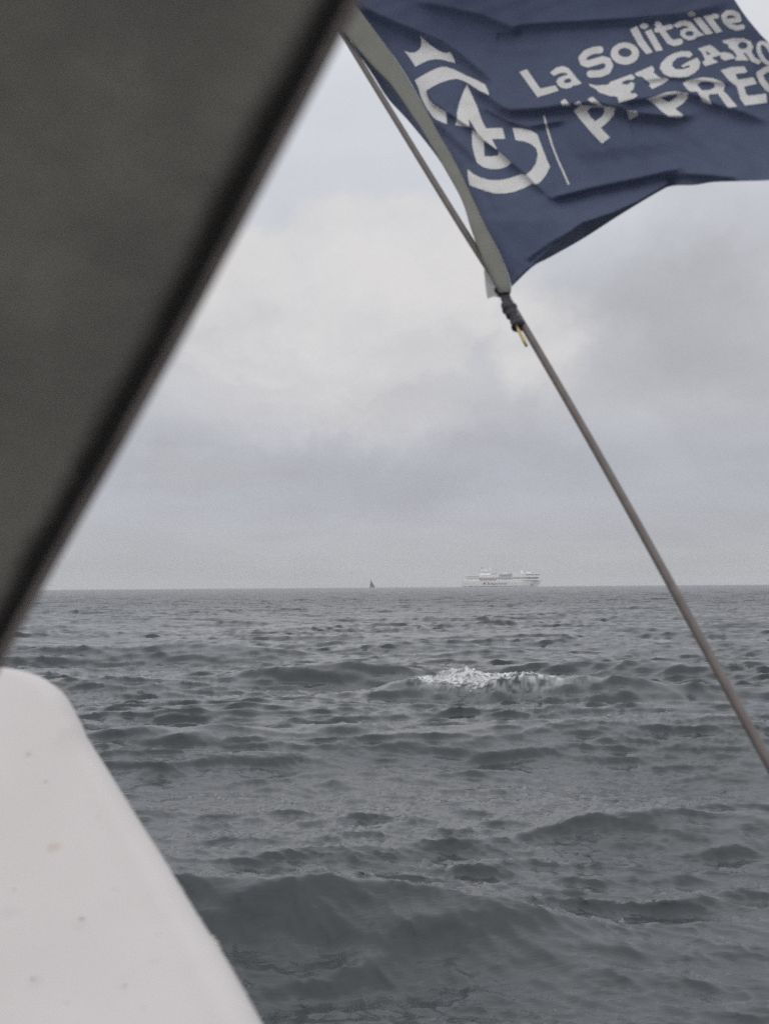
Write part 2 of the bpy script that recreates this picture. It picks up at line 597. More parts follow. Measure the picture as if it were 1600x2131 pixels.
# coaming: ridge curve (pixel x, pixel y, depth), a broad top that falls inboard, a rolled outer edge
rid = resample([(-420, 1374, 1.05), (-200, 1366, 1.03), (-60, 1368, 1.01), (20, 1371, 1.0), (85, 1388, 0.985), (138, 1428, 0.965), (174, 1486, 0.945),
                (202, 1545, 0.925), (276, 1672, 0.87), (340, 1778, 0.82), (398, 1876, 0.775), (447, 1956, 0.735), (496, 2046, 0.69), (546, 2138, 0.645),
                (618, 2270, 0.58), (760, 2520, 0.48)], 150)
Q = np.array(at(-900, 2900, 0.55))
vs, fs = [], []
RR = 0.024
cols = 0
for k, (px, py, d) in enumerate(rid):
    p = np.array(at(px, py, d))
    a = np.array(at(*rid[max(k - 1, 0)]))
    b = np.array(at(*rid[min(k + 1, len(rid) - 1)]))
    e = (b - a) / np.linalg.norm(b - a)
    ui = Q - p
    ln = np.linalg.norm(ui)
    ui = ui / ln
    n = np.cross(ui, e)
    n /= np.linalg.norm(n)
    if n[2] < 0:
        n = -n
    o = np.cross(n, e)
    o /= np.linalg.norm(o)
    if np.dot(o, ui) > 0:
        o = -o
    prof = []
    q0 = p + ui * ln * 0.9
    prof.append(np.array((q0[0], q0[1], 0.9 + 0.001)))
    for s in (0.9, 0.8, 0.62, 0.46, 0.33, 0.23, 0.15, 0.09, 0.05, 0.025, 0.01):
        prof.append(p + ui * ln * s + n * 0.010 * math.sin(math.pi * s) - n * RR * 0.01 - o * RR * 0.85)
    for ang in np.linspace(90, -15, 11):
        ca, sa = math.cos(math.radians(ang)), math.sin(math.radians(ang))
        prof.append(p + o * RR * (ca - 0.85) + n * RR * (sa - 1.0))
    last = prof[-1]
    down = np.array((0, 0, -1.0))
    for s in (0.03, 0.08, 0.16, 0.30):
        prof.append(last + down * s + o * 0.03 * s)
    prof.append(np.array((prof[-1][0], prof[-1][1], 0.9 + 0.001)))
    cols = len(prof)
    vs.extend(prof)
G = np.array(vs).reshape(len(rid), cols, 3)
for c in range(1, 12):                       # fair the broad top so that the corner does not show as a crease
    wdt = int(4 + 26 * (1 - c / 11.5))
    for _ in range(3):
        pad = np.concatenate([np.repeat(G[:1, c], wdt, 0), G[:, c], np.repeat(G[-1:, c], wdt, 0)])
        ker = np.hanning(2 * wdt + 3)[1:-1]
        ker /= ker.sum()
        sm_ = np.stack([np.convolve(pad[:, a_], ker, 'valid') for a_ in range(3)], -1)
        f_ = sstep(11.5, 7, c)
        G[:, c] = G[:, c] * (1 - f_) + sm_ * f_
vs = [tuple(p) for p in G.reshape(-1, 3)]
for k in range(len(rid) - 1):
    for c in range(cols - 1):
        fs.append((k * cols + c, k * cols + c + 1, (k + 1) * cols + c + 1, (k + 1) * cols + c))
fs.append(tuple(range(cols)))
fs.append(tuple(range((len(rid) - 1) * cols, len(rid) * cols)))
coam = mesh_obj('cockpit_coaming', vs, fs, M_GEL, boat)
coam['label'] = 'white moulded coaming with a rolled edge'

# wet drops lying on the rolled edge and the top, and a few marks in the gelcoat
from mathutils.bvhtree import BVHTree
bvh = BVHTree.FromPolygons([tuple(v) for v in vs], fs)


def on_coaming(px, py):
    for dx in range(0, 80, 3):                 # step inboard until the surface is met
        hit = bvh.ray_cast(CAM, ray(px - dx, py).normalized())
        if hit[0] is not None:
            return np.array(hit[0])
    return np.array(at(px, py, 0.8))


M_DROP = material('water_drop', (0.56, 0.535, 0.53), 0.12, 0.6)
cs, ss = [], []
for px, py, r_ in ((392, 1846, 5), (398, 1852, 4), (448, 1952, 7), (455, 1962, 8), (458, 1972, 6), (410, 1880, 4), (372, 1805, 4), (350, 1770, 3), (425, 1912, 4), (480, 2016, 4), (300, 1690, 3), (332, 1742, 3),
                   (510, 2066, 4), (250, 1606, 3), (172, 1910, 6), (70, 2036, 6), (262, 2050, 5), (60, 1568, 4), (96, 1625, 4), (205, 1700, 3), (330, 1945, 3), (140, 2085, 4), (300, 2095, 3), (30, 1850, 3)):
    c_ = on_coaming(px, py)
    cs.append(c_)
    ss.append(r_ * (c_ - np.array(CAM))[1] / F)
dr = blobs('water_drops', cs, ss, M_DROP, boat, squash=(1, 1, 0.55), rough=0.15)
dr['kind'] = 'stuff'


def spot(px, py, r):
    nz = t.vmath('SCALE', t.vmath('SUBTRACT', t.noise(gp, 70, 3, 0.6, color=True), (0.5, 0.5, 0.5)), scale=0.014)
    return t.rng(t.vmath('DISTANCE', t.vmath('ADD', gp, nz), tuple(on_coaming(px, py))), r, r * 0.2)


newc = t.mix(t.math('MULTIPLY', spot(113, 1765, 0.007), 0.5), old, (0.42, 0.33, 0.24))
for px, py, r_ in ((165, 1925, 0.008), (75, 2045, 0.008), (255, 2055, 0.006), (60, 1570, 0.007), (20, 1900, 0.010), (240, 1850, 0.005), (320, 2000, 0.006)):
    newc = t.mix(t.math('MULTIPLY', spot(px, py, r_), 0.16), newc, (0.33, 0.32, 0.33))
t.put(pb.inputs['Base Color'], newc)

# deck and hull that carry all this, just below the picture
DECK = 0.90
hull_pts = []
for s in np.linspace(0, 1, 40):
    x_ = -5.2 + 6.6 * s
    half = 1.55 * (1 - (1 - min(1, s / 0.75)) ** 2.4) - 0.12 * max(0, s - 0.75) / 0.25
    hull_pts.append((x_, max(half, 0.02)))
yc = -0.12
rows = []
for x_, hf in hull_pts:
    rows.append([Vector((x_, yc + hf * sg * q, zz_)) for sg, q, zz_ in
                 ((-1, 0.0, -0.45), (-1, 0.62, -0.38), (-1, 0.9, -0.05), (-1, 0.985, 0.45), (-1, 1.0, DECK - 0.04), (-1, 0.985, DECK),
                  (1, 0.985, DECK), (1, 1.0, DECK - 0.04), (1, 0.985, 0.45), (1, 0.9, -0.05), (1, 0.62, -0.38), (1, 0.0, -0.45))])
vs2 = [v for r_ in rows for v in r_]
nc = 12
fs2, fd = [], []
for i in range(len(rows) - 1):
    for j in range(nc - 1):
        f4 = (i * nc + j, i * nc + j + 1, (i + 1) * nc + j + 1, (i + 1) * nc + j)
        if j != 5:
            fs2.append(f4)
fs2.append(tuple(range((len(rows) - 1) * nc, len(rows) * nc)))
mesh_obj('hull', vs2, fs2, M_GEL, boat, smooth=False)
vd = []
for x_, hf in hull_pts:
    vd += [Vector((x_, yc - hf * 0.984, DECK + 0.002)), Vector((x_, yc + hf * 0.984, DECK + 0.002))]
mesh_obj('deck', vd, [(2 * i, 2 * i + 1, 2 * i + 3, 2 * i + 2) for i in range(len(hull_pts) - 1)], M_DECK, boat, smooth=False)

# dark overhanging panel: underside of a shelter, its free edge crossing the picture
e0, e1 = np.array(at(963, -400, 0.262)), np.array(at(-144, 1650, 0.415))
edge = [e0 + (e1 - e0) * f_ + np.array(UP) * 0.0012 * math.sin(f_ * 9 + 1) for f_ in np.linspace(0, 1.3, 70)]
wi = np.array(RT * -0.8 + fw * -0.25 + UP * 0.55)
wi /= np.linalg.norm(wi)
ev = edge[-1] - edge[0]
ev /= np.linalg.norm(ev)
pn = np.cross(ev, wi)
pn /= np.linalg.norm(pn)
if np.dot(pn, np.array(fw)) > 0:
    pn = -pn                                # towards the camera and downwards
wis = []
for k in range(len(edge)):                  # the panel twists: overhead at the top, nearly upright lower down
    f_ = k / (len(edge) - 1)
    q_ = np.array(RT * -0.8 + fw * (-0.5 + 0.3 * f_) + UP * 0.55)
    q_ /= np.linalg.norm(q_)
    q_ = q_ - ev * np.dot(q_, ev) * 0.4
    b_ = np.cross(ev, q_)
    b_ /= np.linalg.norm(b_)
    wis.append((q_, -b_ if np.dot(b_, np.array(fw)) > 0 else b_))


def sweep(name, prof, mat, closed=True):
    """profile of (inwards from the edge, towards the camera) swept along the free edge"""
    vs, fs = [], []
    m = len(prof)
    for p, (wi, pn) in zip(edge, wis):
        for a, b in prof:
            vs.append(p + wi * a + pn * b)
    for k in range(len(edge) - 1):
        for c in range(m if closed else m - 1):
            c2 = (c + 1) % m
            fs.append((k * m + c, k * m + c2, (k + 1) * m + c2, (k + 1) * m + c))
    if closed:
        fs.append(tuple(range(m)))
        fs.append(tuple(range((len(edge) - 1) * m, len(edge) * m)))
    return mesh_obj(name, vs, fs, mat, boat)


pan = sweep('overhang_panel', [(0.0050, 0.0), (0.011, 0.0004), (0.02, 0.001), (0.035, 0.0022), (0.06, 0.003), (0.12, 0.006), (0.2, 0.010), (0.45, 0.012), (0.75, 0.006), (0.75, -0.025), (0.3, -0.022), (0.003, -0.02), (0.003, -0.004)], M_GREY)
pan['label'] = 'dark grey underside of the overhanging panel'
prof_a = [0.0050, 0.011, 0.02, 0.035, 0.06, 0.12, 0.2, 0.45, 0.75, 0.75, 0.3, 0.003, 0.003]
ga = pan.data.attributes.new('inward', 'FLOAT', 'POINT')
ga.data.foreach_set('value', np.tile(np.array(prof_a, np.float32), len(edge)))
seal = sweep('edge_seal', [(0.0024 + 0.0014 * (1 - math.cos(a)), 0.0016 * math.sin(a)) for a in np.linspace(0, math.pi, 12)] + [(0.0052, -0.003), (0.0024, -0.003)], M_RUBBER)
seal['label'] = 'black rubber strip along the panel edge'
lip = sweep('edge_lip', [(0.0006 + 0.0019 * math.cos(a), 0.0019 * math.sin(a) - 0.0008) for a in np.linspace(0, 2 * math.pi, 12, endpoint=False)], M_LIP)

# posts that carry the panel from the deck, outboard of the picture's left edge
for f_, a_ in ((0.45, 0.62), (0.85, 0.55)):
    k = int(f_ * (len(edge) - 1))
    top = Vector(edge[k] + wis[k][0] * a_ - wis[k][1] * 0.02)
    v_, f4 = tube([top, Vector((top.x - 0.02, top.y, (top.z + DECK) / 2)), Vector((top.x - 0.03, top.y, DECK))], [0.014, 0.014, 0.016], 12)
    mesh_obj('support_post', v_, f4, M_GREY, boat)

# ------------------------------------------------------------------ flag staff
M_POLE = material('fibreglass_pole', (0.125, 0.106, 0.10), 0.45, 0.4, vary=0.12, vscale=60)
M_TAPE = material('black_tape', (0.02, 0.02, 0.028), 0.45, 0.4, bump=0.002, bscale=160)
M_BRASS = material('brass', (0.42, 0.32, 0.15), 0.3, 0.5, metal=0.9)
pole_px = [(640, -55, 2.0), (724, 87, 1.92), (830, 260, 1.80), (953, 460, 1.67), (1040, 597, 1.60), (1091, 681, 1.555), (1200, 868, 1.46), (1330, 1098, 1.355), (1460, 1335, 1.26), (1594, 1580, 1.18)]
pp = [at(*q) for q in pole_px]
dirv = (pp[-1] - pp[-2]).normalized()
tt = (DECK + 0.0 - pp[-1].z) / dirv.z
pp.append(pp[-1] + dirv * tt * 0.5)
pp.append(pp[-1] + dirv * tt * 0.5)
foot = pp[-1].copy()
pc = [Vector(q) for q in resample([tuple(q) for q in pp], 90)]
staff = thing('flag_staff', 'thin grey leaning flag staff with black tape below the flag', 'flag staff', tuple(foot))
v_, f_ = tube(pc, [0.0043 + 0.0008 * (i / 89) for i in range(90)], 16)
mesh_obj('pole', v_, f_, M_POLE, staff)
tp = resample([(1041, 598, 1.598), (1050, 612, 1.592), (1055, 634, 1.58), (1060, 642, 1.576), (1064, 654, 1.57), (1076, 672, 1.56), (1080, 683, 1.554)], 26)
rad = [0.0078 * (1 + 0.22 * math.sin(i * 0.55 + 0.8) + 0.09 * math.sin(i * 1.9 + 1) + random.uniform(-0.06, 0.06)) for i in range(26)]
rad[-1] *= 0.75
v_, f_ = tube([at(*q) for q in tp], rad, 14)
mesh_obj('tape_wrap', v_, f_, M_TAPE, staff)
v_, f_ = tube([at(1074, 676, 1.55), at(1080, 690, 1.545), at(1088, 705, 1.538), at(1095, 720, 1.532)], [0.0014, 0.0022, 0.0022, 0.0020], 8)
mesh_obj('brass_clip', v_, f_, M_BRASS, staff)
v_, f_ = tube([foot, foot - dirv * 0.12], [0.014, 0.011], 16)
mesh_obj('socket', v_, f_, M_RUBBER, staff)

# ------------------------------------------------------------------ flag
HOIST = resample([(655, -95), (690, -55), (750, 25), (825, 125), (875, 208), (912, 277), (950, 344), (1005, 460), (1030, 507), (1054, 561), (1064, 597)], 80)
BOTTOM = resample([(1064, 597), (1108, 555), (1143, 536), (1212, 497), (1290, 447), (1368, 400), (1398, 387), (1445, 385), (1484, 379), (1545, 377), (1600, 375), (1690, 366)], 120)
TOP = resample([(655, -95), (800, -90), (1000, -120), (1200, -100), (1440, -130)], 120)
FLY = resample([(1440, -130), (1490, -62), (1528, 0), (1553, 37), (1581, 71), (1604, 100), (1640, 190), (1668, 285), (1690, 366)], 80)


def curve_at(C, t):
    x = t * (len(C) - 1)
    i = np.minimum(x.astype(int), len(C) - 2)
    f = (x - i)[..., None]
    return C[i] * (1 - f) + C[i + 1] * f


CREASES = [   # polyline in the flag's plane, depth (m), width of the steep side, return length, lift above
    ([(740, 5), (763, 20), (820, 46), (870, 66), (920, 86), (957, 112), (1007, 153), (1040, 190)], 0.0105, 15, 70, 0.35),
    ([(840, -6), (869, 4), (940, 18), (1004, 33), (1045, 50), (1065, 58), (1085, 52), (1150, 48), (1319, 38), (1420, 28), (1515, 10), (1540, 2)], 0.0085, 13, 45, 0.3),
    ([(1030, 68), (1062, 67), (1085, 57)], 0.004, 7, 20, 0.3),
    ([(940, 162), (970, 172), (1015, 200), (1045, 224), (1060, 229), (1125, 226), (1191, 216), (1240, 214), (1290, 225), (1328, 236), (1394, 243), (1469, 238)], 0.013, 15, 55, 0.35),
    ([(1000, 216), (1020, 232), (1060, 253), (1097, 264), (1135, 258), (1190, 248)], 0.007, 9, 40, 0.3),
    ([(1270, 220), (1300, 211), (1345, 205), (1422, 191), (1455, 202), (1480, 215), (1544, 234), (1610, 260)], 0.009, 14, 60, 0.3),
    ([(1330, 168), (1400, 160), (1470, 168), (1530, 175)], 0.004, 10, 30, 0.3),
    ([(880, 182), (889, 194), (902, 214), (940, 240), (960, 254), (985, 270), (1006, 291), (1037, 316), (1064, 339), (1095, 365), (1113, 384), (1140, 407), (1155, 414)], 0.0075, 8, 40, 0.35),
    ([(1128, 404), (1150, 411), (1190, 402), (1228, 392), (1329, 371), (1398, 355), (1430, 345)], 0.010, 12, 60, 0.4),
    ([(900, 246), (937, 279), (969, 310), (1000, 345)], 0.005, 16, 40, 0.2),
    ([(1180, 318), (1240, 316), (1300, 306), (1370, 300), (1420, 285)], 0.0035, 30, 70, 0.3),
    ([(1090, 545), (1110, 530), (1140, 508), (1170, 490)], 0.004, 8, 16, 0.5),
    ([(1010, 385), (1030, 420), (1040, 450)], 0.002, 14, 30, 0.1),
    ([(1000, 95), (1080, 105), (1160, 98)], 0.003, 20, 50, 0.2),
    ([(1380, 362), (1420, 362), (1480, 366), (1540, 372)], 0.010, 12, 30, 0.3),
]
HEM = [(1050, 600), (1090, 566), (1112, 548), (1140, 522), (1166, 495), (1212, 464), (1274, 443), (1330, 418), (1375, 391), (1400, 376)]


def poly_sdist(x, y, pts):
    """distance to a polyline, signed + on its lower side, and the position along it 0..1"""
    best = np.full(x.shape, 1e9)
    sg = np.ones(x.shape)
    tt = np.zeros(x.shape)
    P = np.array(pts, float)
    L = np.concatenate([[0], np.cumsum(np.linalg.norm(np.diff(P, axis=0), axis=1))])
    for i in range(len(P) - 1):
        a, b = P[i], P[i + 1]
        d = b - a
        l2 = d @ d
        t = np.clip(((x - a[0]) * d[0] + (y - a[1]) * d[1]) / l2, 0, 1)
        dx, dy = x - a[0] - t * d[0], y - a[1] - t * d[1]
        dd = np.hypot(dx, dy)
        m = dd < best
        best = np.where(m, dd, best)
        cr = d[0] * (y - a[1]) - d[1] * (x - a[0])
        sg = np.where(m, np.sign(cr), sg)
        tt = np.where(m, (L[i] + t * math.sqrt(l2)) / L[-1], tt)
    return best * sg, tt


def flag_depth(x, y):
    hx = np.interp(y, HOIST[:, 1], HOIST[:, 0])
    hd = np.interp(y, [-120, 87, 260, 460, 600], [2.0, 1.91, 1.79, 1.66, 1.60])
    s = np.maximum(x - hx, 0)
    d = hd - 0.00042 * s - 1.1e-7 * s * s
    d = d + 0.010 * np.sin((x * 0.35 + y) / 62.0 + 0.6) * np.clip(s / 200, 0, 1) + 0.006 * np.sin((x * 0.8 - y * 1.1) / 75.0) * np.clip(s / 150, 0, 1)
    for pts, A, wd, ret, lift in CREASES:
        wd = wd * 0.95
        sd, t = poly_sdist(x, y, pts)
        end = sstep(0, 0.14, t) * (1 - sstep(0.84, 1.0, t))
        end = np.where((t <= 0) | (t >= 1), 0, end)
        low = sstep(-0.35, 1, sd / wd) * np.exp(-np.maximum(sd - wd, 0) / ret)
        high = -lift * np.exp(-np.abs(np.minimum(sd, 0)) / (ret * 0.6)) * (sd < 0) - lift * (sd >= 0) * np.exp(-np.maximum(sd, 0) / wd)
        d = d + 1.5 * A * end * (low + high)
    d = d + 0.0009 * np.sin(x * 0.075 + 2.3 * np.sin(y * 0.031) + y * 0.05) * np.sin(y * 0.07 - x * 0.021 + 1.5 * np.sin(x * 0.017)) \
        + 0.0003 * np.sin(x * 0.13 - y * 0.11 + 2 * np.sin(y * 0.05)) * np.sin(x * 0.033 + y * 0.045)
    sd, t = poly_sdist(x, y, HEM)
    hem = np.maximum(sd, 0) * np.clip((t - 0.02) / 0.2, 0, 1) * np.where(t >= 1, 0, 1)
    d = d + 0.0030 * np.minimum(hem, 40)
    return d


def px_to_world(x, y, d):
    a = (x - W / 2) / F
    b = -(y - H / 2) / F
    out = np.empty(x.shape + (3,))
    for i in range(3):
        out[..., i] = CAM[i] + d * (fw[i] + RT[i] * a + UP[i] * b)
    return out


def cloth_material(name, color, trans=0.25):
    m = bpy.data.materials.new(name)
    m.use_nodes = True
    t = NT(m.node_tree)
    p = t.n('ShaderNodeBsdfPrincipled')
    o = t.n('ShaderNodeOutputMaterial')
    crd = t.n('ShaderNodeTexCoord').outputs['Object']
    nz = t.noise(crd, 22, 4, 0.6)
    c = t.mix(t.rng(nz, 0.3, 0.7), tuple(x * 0.94 for x in color), tuple(x * 1.06 for x in color))
    t.put(p.inputs['Base Color'], c)
    p.inputs['Roughness'].default_value = 0.7
    p.inputs['Specular IOR Level'].default_value = 0.25
    p.inputs['Sheen Weight'].default_value = 0.1
    b = t.n('ShaderNodeBump')
    b.inputs['Distance'].default_value = 0.0006
    t.put(b.inputs['Height'], t.noise(crd, 900, 2, 0.5))
    t.put(p.inputs['Normal'], b.outputs[0])
    tr = t.n('ShaderNodeBsdfTranslucent')
    t.put(tr.inputs[0], c)
    mx = t.n('ShaderNodeMixShader')
    mx.inputs[0].default_value = trans
    t.put(mx.inputs[1], p.outputs[0])
    t.put(mx.inputs[2], tr.outputs[0])
    t.put(o.inputs[0], mx.outputs[0])
    return m


M_NAVY = cloth_material('navy_cloth', (0.080, 0.099, 0.168), 0.18)
M_WHITE = cloth_material('white_print', (0.77, 0.76, 0.75), 0.16)
M_SLEEVE = cloth_material('beige_tape_cloth', (0.235, 0.235, 0.21), 0.2)
M_FLAP = cloth_material('thin_white_cloth', (0.7, 0.7, 0.68), 0.6)

flag = thing('flag', 'navy blue race flag with white lettering and emblem flying from the staff', 'flag', tuple(at(1062, 600, 1.6)))


def build_cloth():
    nu, nv = 330, 250
    s, t_ = np.meshgrid(np.linspace(0, 1, nu), np.linspace(0, 1, nv), indexing='ij')
    L, R_, T_, B_ = curve_at(HOIST, t_), curve_at(FLY, t_), curve_at(TOP, s), curve_at(BOTTOM, s)
    s3, t3 = s[..., None], t_[..., None]
    P = (1 - s3) * L + s3 * R_ + (1 - t3) * T_ + t3 * B_ - ((1 - s3) * (1 - t3) * HOIST[0] + s3 * (1 - t3) * FLY[0] + (1 - s3) * t3 * HOIST[-1] + s3 * t3 * FLY[-1])
    x, y = P[..., 0], P[..., 1]
    co = px_to_world(x, y, flag_depth(x, y)).reshape(-1, 3)
    fs = []
    for i in range(nu - 1):
        for j in range(nv - 1):
            a = i * nv + j
            fs.append((a, a + 1, a + nv + 1, a + nv))
    o = mesh_obj('cloth', co, fs, M_NAVY, flag)
    return o


cloth = build_cloth()


# ---- print on the flag: shapes drawn flat, meshed finely, laid on the cloth
def Z(ox, oy, k):
    return lambda pts: [(ox + a / k, oy + b / k) for a, b in pts]


A1, A2, A3, A4 = Z(820, 50, 4.0), Z(820, 230, 4.0), Z(1060, 90, 16 / 3), Z(1300, 0, 16 / 3)


def ell(cx, cy, rx, ry, rot=0, n=28):
    c, s = math.cos(math.radians(rot)), math.sin(math.radians(rot))
    return [(cx + rx * math.cos(a) * c - ry * math.sin(a) * s, cy + rx * math.cos(a) * s + ry * math.sin(a) * c) for a in np.linspace(0, 2 * math.pi, n, endpoint=False)]


def poly_sdf(x, y, pts):
    P = np.array(pts, float)
    d = np.full(x.shape, 1e18)
    ins = np.zeros(x.shape, bool)
    for i in range(len(P)):
        a, b = P[i], P[(i + 1) % len(P)]
        e = b - a
        t = np.clip(((x - a[0]) * e[0] + (y - a[1]) * e[1]) / max(e @ e, 1e-9), 0, 1)
        d = np.minimum(d, (x - a[0] - t * e[0]) ** 2 + (y - a[1] - t * e[1]) ** 2)
        c = ((a[1] > y) != (b[1] > y)) & (x < (b[0] - a[0]) * (y - a[1]) / (b[1] - a[1] + 1e-12) + a[0])
        ins ^= c
    d = np.sqrt(d)
    return np.where(ins, -d, d)


def ink(name, shapes, parent, step=1.25):
    """shapes: ('P' polygon | 'H' hole | 'S' stroke with width), united and laid on the cloth as one thin print"""
    allp = np.array([p for s in shapes if s[0] != 'H' for p in s[1]])
    x0, y0 = allp.min(0) - 10
    x1, y1 = allp.max(0) + 10
    gx, gy = np.arange(x0, x1, step), np.arange(y0, y1, step)
    X, Y = np.meshgrid(gx, gy, indexing='ij')
    D = np.full(X.shape, 1e9)
    for s in shapes:
        if s[0] == 'P':
            D = np.minimum(D, poly_sdf(X, Y, s[1]))
        elif s[0] == 'S':
            dd, _ = poly_sdist(X, Y, s[1])
            D = np.minimum(D, np.abs(dd) - s[2] / 2)
    for s in shapes:
        if s[0] == 'H':
            D = np.maximum(D, -poly_sdf(X, Y, s[1]))
    D = D - 0.25
    vid, vx, vy, fs = {}, [], [], []

    def vert(key, x, y):
        if key not in vid:
            vid[key] = len(vx)
            vx.append(x)
            vy.append(y)
        return vid[key]
    inside = D < 0
    anyc = inside[:-1, :-1] | inside[1:, :-1] | inside[1:, 1:] | inside[:-1, 1:]
    for i, j in np.argwhere(anyc):
        cor = ((i, j), (i + 1, j), (i + 1, j + 1), (i, j + 1))
        poly = []
        for q in range(4):
            a, b = cor[q], cor[(q + 1) % 4]
            da, db = D[a], D[b]
            if da < 0:
                poly.append(vert(a, gx[a[0]], gy[a[1]]))
            if (da < 0) != (db < 0):
                k = da / (da - db)
                poly.append(vert((min(a, b), max(a, b)), gx[a[0]] + (gx[b[0]] - gx[a[0]]) * k, gy[a[1]] + (gy[b[1]] - gy[a[1]]) * k))
        if len(poly) >= 3:
            fs.append(tuple(poly))
    x, y = np.array(vx), np.array(vy)
    co = px_to_world(x, y, flag_depth(x, y) - 0.0011)
    return mesh_obj(name, co, fs, M_WHITE, parent)


ink('crown_mark', [('P', A1([(218, 98), (260, 138), (300, 175), (355, 215), (405, 238), (440, 243), (462, 232), (475, 245), (495, 285), (508, 325), (450, 310), (400, 295), (345, 292),
                             (290, 300), (230, 325), (178, 355), (150, 310), (120, 265), (85, 225), (130, 240), (170, 238), (205, 220), (225, 190), (228, 150)]))], flag)
arch = A1([(172, 468), (260, 415), (340, 375), (390, 358), (430, 357), (500, 380), (600, 430), (680, 465), (755, 503), (775, 545), (790, 592), (700, 550), (620, 495), (560, 465),
           (520, 455), (460, 463), (380, 490), (320, 520), (265, 555), (275, 600), (300, 640), (350, 680), (400, 712), (430, 727)]) + A2([(438, 112), (400, 97), (350, 75), (325, 55)]) + A1([(270, 700), (222, 605), (203, 530)])
needle = A1([(605, 503), (650, 600), (690, 690), (728, 800)]) + A2([(755, 135), (768, 150), (900, 145), (922, 235), (812, 237), (855, 325), (745, 248), (750, 382), (800, 384), (870, 372), (870, 342),
         (975, 435), (930, 470), (870, 487), (800, 487), (740, 470), (690, 435), (668, 370), (650, 290), (648, 160), (705, 205), (618, 62), (625, 138), (510, 122), (525, 60)]) + A1([(523, 740), (545, 650), (575, 570)])
bowl = A2([(985, 145), (1060, 150), (1130, 165), (1190, 200), (1230, 310), (1270, 410), (1295, 470), (1260, 540), (1210, 600), (1180, 612), (1150, 605), (1090, 640), (1000, 675), (920, 690), (840, 690),
           (760, 670), (680, 640), (628, 622), (615, 560), (610, 490), (660, 530), (720, 560), (800, 580), (880, 580), (960, 565), (1030, 540), (1065, 528), (1090, 540), (1140, 500), (1180, 440),
           (1195, 370), (1185, 320), (1150, 285), (1090, 258), (1010, 245)])
ink('ring_mark', [('P', arch), ('P', bowl)], flag)
ink('needle_mark', [('P', needle)], flag)
ink('divider_line', [('S', A2([(1247, 50), (1275, 160), (1310, 280), (1360, 410), (1410, 520), (1450, 612)]), 3.3)], flag)

k4 = 3 / 16
ink('lettering', [
    ('P', A3([(110, 318), (190, 290), (340, 505), (505, 470), (545, 525), (310, 598)])),
    ('P', A3([(450, 325), (520, 270), (590, 255), (650, 275), (690, 320), (745, 390), (797, 445), (730, 470), (712, 462), (680, 490), (620, 505), (565, 490), (530, 455), (520, 420), (545, 385),
              (600, 362), (650, 350), (630, 330), (590, 325), (545, 335), (490, 362)])),
    ('H', A3(ell(645, 418, 44, 25, -12))),
    ('S', A3([(1000, 73), (930, 80), (850, 112), (803, 165), (818, 213), (870, 230), (950, 207), (1030, 182), (1088, 198), (1108, 250), (1080, 308), (1000, 338), (895, 342)]), 76 * k4),
    ('P', A3(ell(1278, 115, 156, 122, 0))), ('H', A3(ell(1278, 103, 76, 52, 5))),
    ('P', A4([(55, 330), (130, 290), (200, 430), (305, 578), (238, 603), (150, 500)])),
    ('P', A4(ell(210, 288, 46, 32))), ('P', A4([(220, 350), (290, 325), (418, 555), (345, 570)])),
    ('S', A4([(362, 268), (440, 388), (490, 455), (540, 478), (608, 462)]), 66 * k4), ('S', A4([(350, 335), (505, 297)]), 52 * k4),
    ('P', A4([(535, 280), (590, 240), (660, 225), (730, 245), (770, 290), (820, 350), (880, 390), (800, 408), (770, 435), (710, 447), (650, 425), (612, 385), (615, 340), (660, 318), (715, 308),
              (690, 290), (640, 285), (575, 310)])), ('H', A4(ell(715, 372, 50, 29))),
    ('P', A4(ell(738, 158, 46, 28))), ('P', A4([(755, 205), (830, 190), (978, 370), (895, 385)])),
    ('P', A4([(865, 180), (940, 165), (1078, 350), (1010, 368)])), ('S', A4([(955, 198), (985, 178), (1015, 182)]), 50 * k4),
    ('S', A4([(1125, 238), (1262, 220), (1250, 170), (1200, 142), (1130, 142), (1092, 180), (1112, 240), (1170, 290), (1240, 312), (1300, 300)]), 54 * k4),
], flag)
